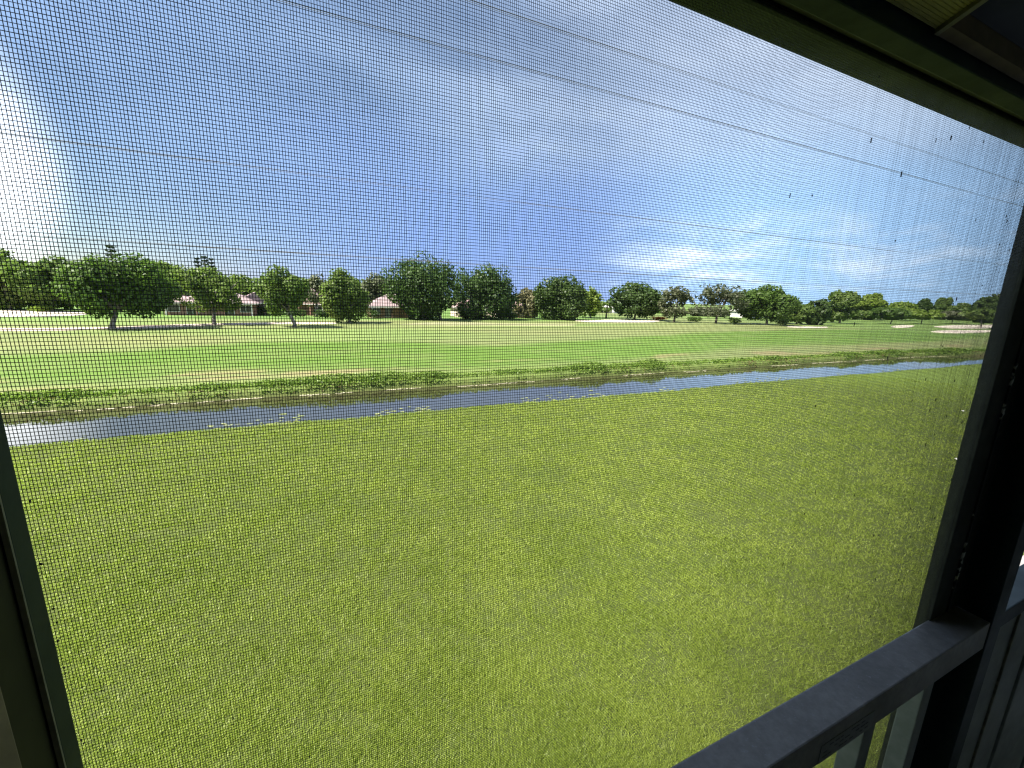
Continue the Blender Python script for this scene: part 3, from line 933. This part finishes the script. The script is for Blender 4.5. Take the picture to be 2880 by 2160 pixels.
n_ = 1500
x_ = rng.uniform(-16, 70, n_)
x_ = x_[fbm(x_ * 0.5, x_ * 0 + 9, 75) > 0.45]
flat_bits('pale_scum', x_, far_edge(x_) - 0.12 - np.abs(rng.normal(0, 0.12, len(x_))), np.full(len(x_), 0.07), 'scum')
n_ = 900
x_ = rng.uniform(-14, 50, n_)
x_ = x_[fbm(x_ * 0.35, x_ * 0 + 4, 76) > 0.5]
flat_bits('floating_algae', x_, near_edge(x_) + 1.3 + np.abs(rng.normal(0, 0.8, len(x_))), rng.uniform(0.03, 0.11, len(x_)), 'algae')

# grass blades on the lawn, dense where it lies near
rng = np.random.default_rng(6)
n_ = 1900000
u = rng.random(n_)
rad = 3.2 * (42.0 / 3.2) ** (u ** 0.92)
aa = rng.uniform(-0.72, 1.50, n_)
x_, y_ = rad * np.sin(aa), rad * np.cos(aa)
ok = (y_ > 1.0) & (y_ < near_edge(x_) + 0.12) & ~((x_ > 9.9) & (x_ < 14.4) & (y_ < 2.75))
dens = fbm(x_ * 1.9, y_ * 1.9, 81, 3)
ok &= rng.random(n_) < np.clip(0.80 + (dens - 0.45) * 0.8, 0.5, 1)
clump = fbm(x_ * 5.5, y_ * 5.5, 82, 3)
ok &= rng.random(n_) < np.clip((clump - 0.30 - 0.06 * (vnoise(x_ * 0.5, y_ * 0.8, 83) - 0.5)) * 5.5, 0.45, 1)
x_, y_, rad, dens = x_[ok], y_[ok], rad[ok], dens[ok]
z0 = 0.05 * (fbm(x_ * 0.25, y_ * 0.25, 31) - 0.5) - 0.06 * sstep(y_, 12, 17.6) - 0.01
hgt = (0.022 + 0.038 * rng.random(len(x_))) * (0.75 + 0.5 * dens)
wdt = np.clip(0.0010 * rad, 0.005, 0.022)
ang = rng.random(len(x_)) * 6.283
lean = rng.normal(0, 0.95, (len(x_), 2)) * hgt[:, None]
ux, uy = np.cos(ang) * wdt, np.sin(ang) * wdt
P = np.stack([np.stack([x_ - ux, y_ - uy, z0], -1), np.stack([x_ + ux, y_ + uy, z0], -1), np.stack([x_ + lean[:, 0], y_ + lean[:, 1], z0 + hgt], -1)], 1)
tag(mesh_np('grass', P.reshape(-1, 3), np.arange(len(x_) * 3).reshape(-1, 3), M['blade']), kind='stuff')

# scraps on the lawn
k = 2212 / 2880
for i, (sx, sy, lb) in enumerate(((2707, 1159, 'white paper scrap on the lawn near the right screen post'), (2688, 1296, 'tiny pale scrap on the lawn below the paper scrap'))):
    q = at(sx * k, sy * k)
    b = BM()
    s = [0.07, 0.045][i]
    b.poly([(-s, -s * .6, 0), (s * .8, -s * .7, .01), (s, s * .5, .03), (-s * .7, s * .7, .02), (0, 0, .05)], [(0, 1, 4), (1, 2, 4), (2, 3, 4), (3, 0, 4)])
    o = b.build('paper_scrap', M['litter'])
    o.location = (q[0], q[1], 0.06)
    tag(o, lb, 'litter', 'white scraps on the lawn')

# ------------------------------------------------------------------ overhead cables, level and parallel to the building
cables = [(28.0, EYE + 2.25, 0.011, 0.06, 'lowest overhead cable pair, crossing before the tallest oak'),
          (28.0, EYE + 6.6, 0.010, 0.09, 'second lowest overhead cable pair in the left sky'),
          (16.0, EYE + 8.5, 0.008, 0.07, 'third overhead cable pair, across the upper middle sky'),
          (16.0, EYE + 10.1, 0.008, 0.10, 'topmost overhead cable pair, under the porch header')]
for (cy, cz, rr, gap, lb) in cables:
    root = thing('overhead_cable', (0, cy, cz), lb, 'cable', 'overhead cables')
    for s in (-0.5, 0.5):
        pts = [(x, s * 0.05, s * gap + 0.25 * ((x - 20) / 90.0) ** 2) for x in np.linspace(-90, 190, 40)]
        b = BM()
        b.tube(pts, [rr] * 40, 6)
        b.build('strand', M['cable'], root, smooth=True)

# ------------------------------------------------------------------ the screened porch (heights relative to the eye)
D, YI = 0.26, 0.2137
XL, XR = -0.1372, 0.918


def B(bm, x0, x1, y0, y1, z0, z1, bevel=0.0015, seg=2):
    return bm.box(x0, x1, y0, y1, EYE + z0, EYE + z1, bevel, seg)


scr = thing('porch_screen', (0, 0, 0), 'dark framed insect screen bay the view looks through', 'screen', 'screened porch bays')


def part(name, mat, boxes, parent=scr, bevel=0.0015):
    b = BM()
    for bx in boxes:
        B(b, *bx, bevel=bevel)
    return b.build(name, M[mat], parent)


part('handrail', 'rail', [(XL - 0.04, 1.0, YI, D - 0.001, -0.5685, -0.516)], bevel=0.002)
part('header', 'frame', [(-0.5, 2.6, D + 0.001, 0.2905, 0.2253, 0.30)], bevel=0.003)
part('header_tube', 'frame', [(-0.5, 2.6, 0.2325, 0.2515, 0.2253, 0.30)])
part('screen_channel', 'navy', [(-0.5, 2.6, 0.252, D - 0.0005, 0.2300, 0.29)], bevel=0)
part('post', 'frame', [(1.0, 1.048, YI - 0.0015, D - 0.001, -1.6, 0.2245)], bevel=0.002)
part('post_flange', 'flange', [(0.905, 0.9985, 0.2560, 0.274, -1.6, 0.2245)], bevel=0.001)
part('post', 'frame', [(-0.19, XL, 0.2465, 0.2595, -1.6, 0.2245)], bevel=0.001)
part('spline', 'spline', [(0.958, 0.965, 0.2535, 0.2562, -0.515, 0.22)], bevel=0.001)
for x0 in (-0.011, 0.16, 0.331, 0.502, 0.673, 0.844):
    part('picket', 'picket', [(x0, x0 + 0.030, 0.2245, 0.2495, -1.5, -0.5685)], bevel=0.0015)
# faded label on the inner face of the rail
b = BM()
B(b, 0.535, 0.655, YI - 0.0006, YI + 0.001, -0.5665, -0.5380, bevel=0)
st = b.build('sticker', M['sticker'], scr)
b = BM()
for i in range(3):
    for j in range(9):
        if (i * 7 + j * 5) % 4:
            B(b, 0.542 + j * 0.0118, 0.542 + j * 0.0118 + 0.006 + 0.002 * ((i + j) % 3), YI - 0.0009, YI, -0.545 - i * 0.0072, -0.5435 - i * 0.0072, bevel=0)
b.build('print', M['ink'], st)


def wires(horizontal, pos, a0, a1, segs, rad, rng, y0):
    """straight thin four sided threads with a slight wander"""
    n_ = len(pos)
    s = np.linspace(a0, a1, segs + 1)
    wob = rng.normal(0, 0.00005, (n_, segs + 1)) + rng.normal(0, 0.000025, (n_, 1))
    wob += 0.00012 * np.sin(s[None] * 9 + pos[:, None] * 14)
    p = pos[:, None] + wob
    th = rad * rng.uniform(0.9, 1.12, (n_, 1))
    corners = [(1, 0), (0, 1), (-1, 0), (0, -1)]
    V = np.zeros((n_, segs + 1, 4, 3))
    for k, (ca, cb) in enumerate(corners):
        if horizontal:
            V[:, :, k, 0] = s[None]
            V[:, :, k, 2] = p + ca * th
        else:
            V[:, :, k, 2] = s[None]
            V[:, :, k, 0] = p + ca * th
        V[:, :, k, 1] = y0 + cb * th
    base_ = (np.arange(n_)[:, None, None] * (segs + 1) + np.arange(segs)[None, :, None]) * 4
    kk = np.arange(4)[None, None]
    F = np.stack([base_ + kk, base_ + (kk + 1) % 4, base_ + 4 + (kk + 1) % 4, base_ + 4 + kk], -1).reshape(-1, 4)
    return V.reshape(-1, 3), F


rng = np.random.default_rng(9)
WR = 0.000155
xv = np.arange(XL - 0.001, XR + 0.012, 0.001378)
zh = np.arange(-0.95, 0.2340, 0.001846)
V1, F1 = wires(False, xv, EYE - 0.95, EYE + 0.234, 44, WR, rng, D + 0.0003)
V2, F2 = wires(True, EYE + zh, XL - 0.001, XR + 0.012, 44, WR, rng, D + 0.0005)
tag(mesh_np('insect_mesh', np.concatenate([V1, V2]), np.concatenate([F1, F2 + len(V1)]), M['wire'], scr), kind='stuff')
# grime caught in the mesh: short dark streaks, mostly towards the right, and dust in the corner
b = BM()
for i in range(90):
    x_ = XR - 0.02 - abs(random.gauss(0, 0.26))
    z_ = random.uniform(-0.45, 0.215)
    if x_ < XL + 0.02:
        continue
    hh = random.choice([0.0018, 0.0024, 0.0036, 0.005]) * random.uniform(0.8, 1.2)
    ww = random.uniform(0.0002, 0.00035)
    B(b, x_, x_ + ww, D, D + 0.0008, z_, z_ + hh, bevel=0)
for i in range(30):
    z_ = random.uniform(-0.5, -0.1)
    x_ = XL + abs(random.gauss(0, 0.0010))
    B(b, x_, x_ + 0.0005, D, D + 0.0008, z_, z_ + random.uniform(0.0004, 0.0012), bevel=0)
tag(b.build('grime', M['debris'], scr), kind='stuff')

# next bay to the right: solid kick boards under a rail
bay = thing('porch_screen', (0, 0, 0), 'neighbouring bay right of the post with solid kick boards', 'screen', 'screened porch bays')
part('handrail', 'frame', [(1.05, 2.5, YI, D, -0.545, -0.513)], bay, 0.002)
part('post', 'frame', [(2.5, 2.55, YI, D, -1.6, 0.2245)], bay, 0.002)
for i in range(10):
    x0 = 1.05 + i * 0.145
    part('kick_board', 'picket', [(x0, x0 + 0.143, 0.226 + 0.004 * (i % 2), 0.250, -1.6, -0.5455)], bay, 0.003)
part('paint_scrape', 'scratch', [(1.19, 1.1945, 0.2225, 0.2275, -1.05, -0.555)], bay, 0.001)

# porch shell: left wall, sloping ceiling, room behind
o = part('porch_wall', 'olive', [(-0.45, XL - 0.002, -3.2, 0.2455, -1.6, 1.05)], None, 0.002)
tag(o, kind='structure')
o = part('wall_trim', 'tan', [(XL - 0.0015, XL + 0.0030, 0.2060, 0.2178, -1.6, 0.24)], None, 0.001)
tag(o, kind='structure')
o = part('corner_bead', 'pale_edge', [(XL - 0.0018, XL + 0.0004, 0.2452, 0.2463, -1.6, 0.22)], None, 0)
tag(o, kind='structure')
o = part('unseen_shade_wall', 'room', [(-6.0, -0.191, 0.2466, 0.31, -5.2, 1.0), (-6.0, -0.451, 0.15, 0.246, -5.2, 1.0)], None, 0)  # unseen wall, added jutting outwards to keep the sun off the rail
tag(o, kind='structure')
TAN = math.tan(math.radians(21))


def slab(name, mat, x0, x1, ya, yb, lift, th, ribs=0.0):
    """board lying in the slope of the ceiling; ya is the low edge by the header"""
    b = BM()

    def z(y):
        return EYE + 0.238 + (0.232 - y) * TAN + lift
    if ribs:
        n_ = int((ya - yb) / ribs)
        pts, fs = [], []
        for i in range(n_ + 1):
            y = ya - i * ribs
            for (dy_, dz_) in ((0, 0.0), (-ribs * 0.72, 0.0), (-ribs * 0.76, 0.0006), (-ribs * 0.96, 0.0006)):
                pts.append((y + dy_, z(y + dy_) + dz_))
        vs = [(x0, q[0], q[1]) for q in pts] + [(x1, q[0], q[1]) for q in pts]
        m_ = len(pts)
        fs = [(i, i + 1, m_ + i + 1, m_ + i) for i in range(m_ - 1)]
        b.poly(vs, fs)
        y2 = pts[-1][0]
        b.poly([(x0, ya, z(ya) + th), (x1, ya, z(ya) + th), (x1, y2, z(y2) + th), (x0, y2, z(y2) + th)], [(0, 1, 2, 3)])
    else:
        b.poly([(x0, ya, z(ya)), (x1, ya, z(ya)), (x1, yb, z(yb)), (x0, yb, z(yb)), (x0, ya, z(ya) + th), (x1, ya, z(ya) + th), (x1, yb, z(yb) + th), (x0, yb, z(yb) + th)],
               [(0, 1, 2, 3), (4, 7, 6, 5), (0, 4, 5, 1), (1, 5, 6, 2), (2, 6, 7, 3), (3, 7, 4, 0)])
    return tag(b.build(name, M[mat]), kind='structure')


slab('ceiling_panel', 'ceil', -0.45, 0.497, 0.230, -1.62, 0.0, 0.03, ribs=0.0024)
slab('ceiling_panel', 'navy', 0.5035, 2.6, 0.222, -1.62, 0.012, 0.02)
slab('ceiling_trim', 'pale_edge', 0.4972, 0.5032, 0.230, -1.62, -0.004, 0.03)
slab('ceiling_trim', 'tan', 0.5034, 2.6, 0.2305, 0.2225, -0.003, 0.03)
o = part('porch_roof', 'room', [(-6.0, 6.1, -3.3, 0.29, 1.06, 1.12), (-0.5, 6.0, -3.2, -3.1, -1.6, 1.05), (6.01, 6.1, -3.3, 0.29, -1.6, 1.05), (-0.5, 2.6, 0.27, 0.289, 0.3005, 1.05)], None, 0)  # unseen shell, lengthened to the right with an open side to let light in
tag(o, kind='structure')
o = part('porch_floor', 'deck', [(-6.0, 6.1, -3.3, 0.29, -1.75, -1.605)], None, 0)
tag(o, kind='structure')
o = part('lower_wall', 'wall_white', [(-6.0, 6.1, 0.1, 0.24, -5.2, -1.755)], None, 0)
tag(o, kind='structure')
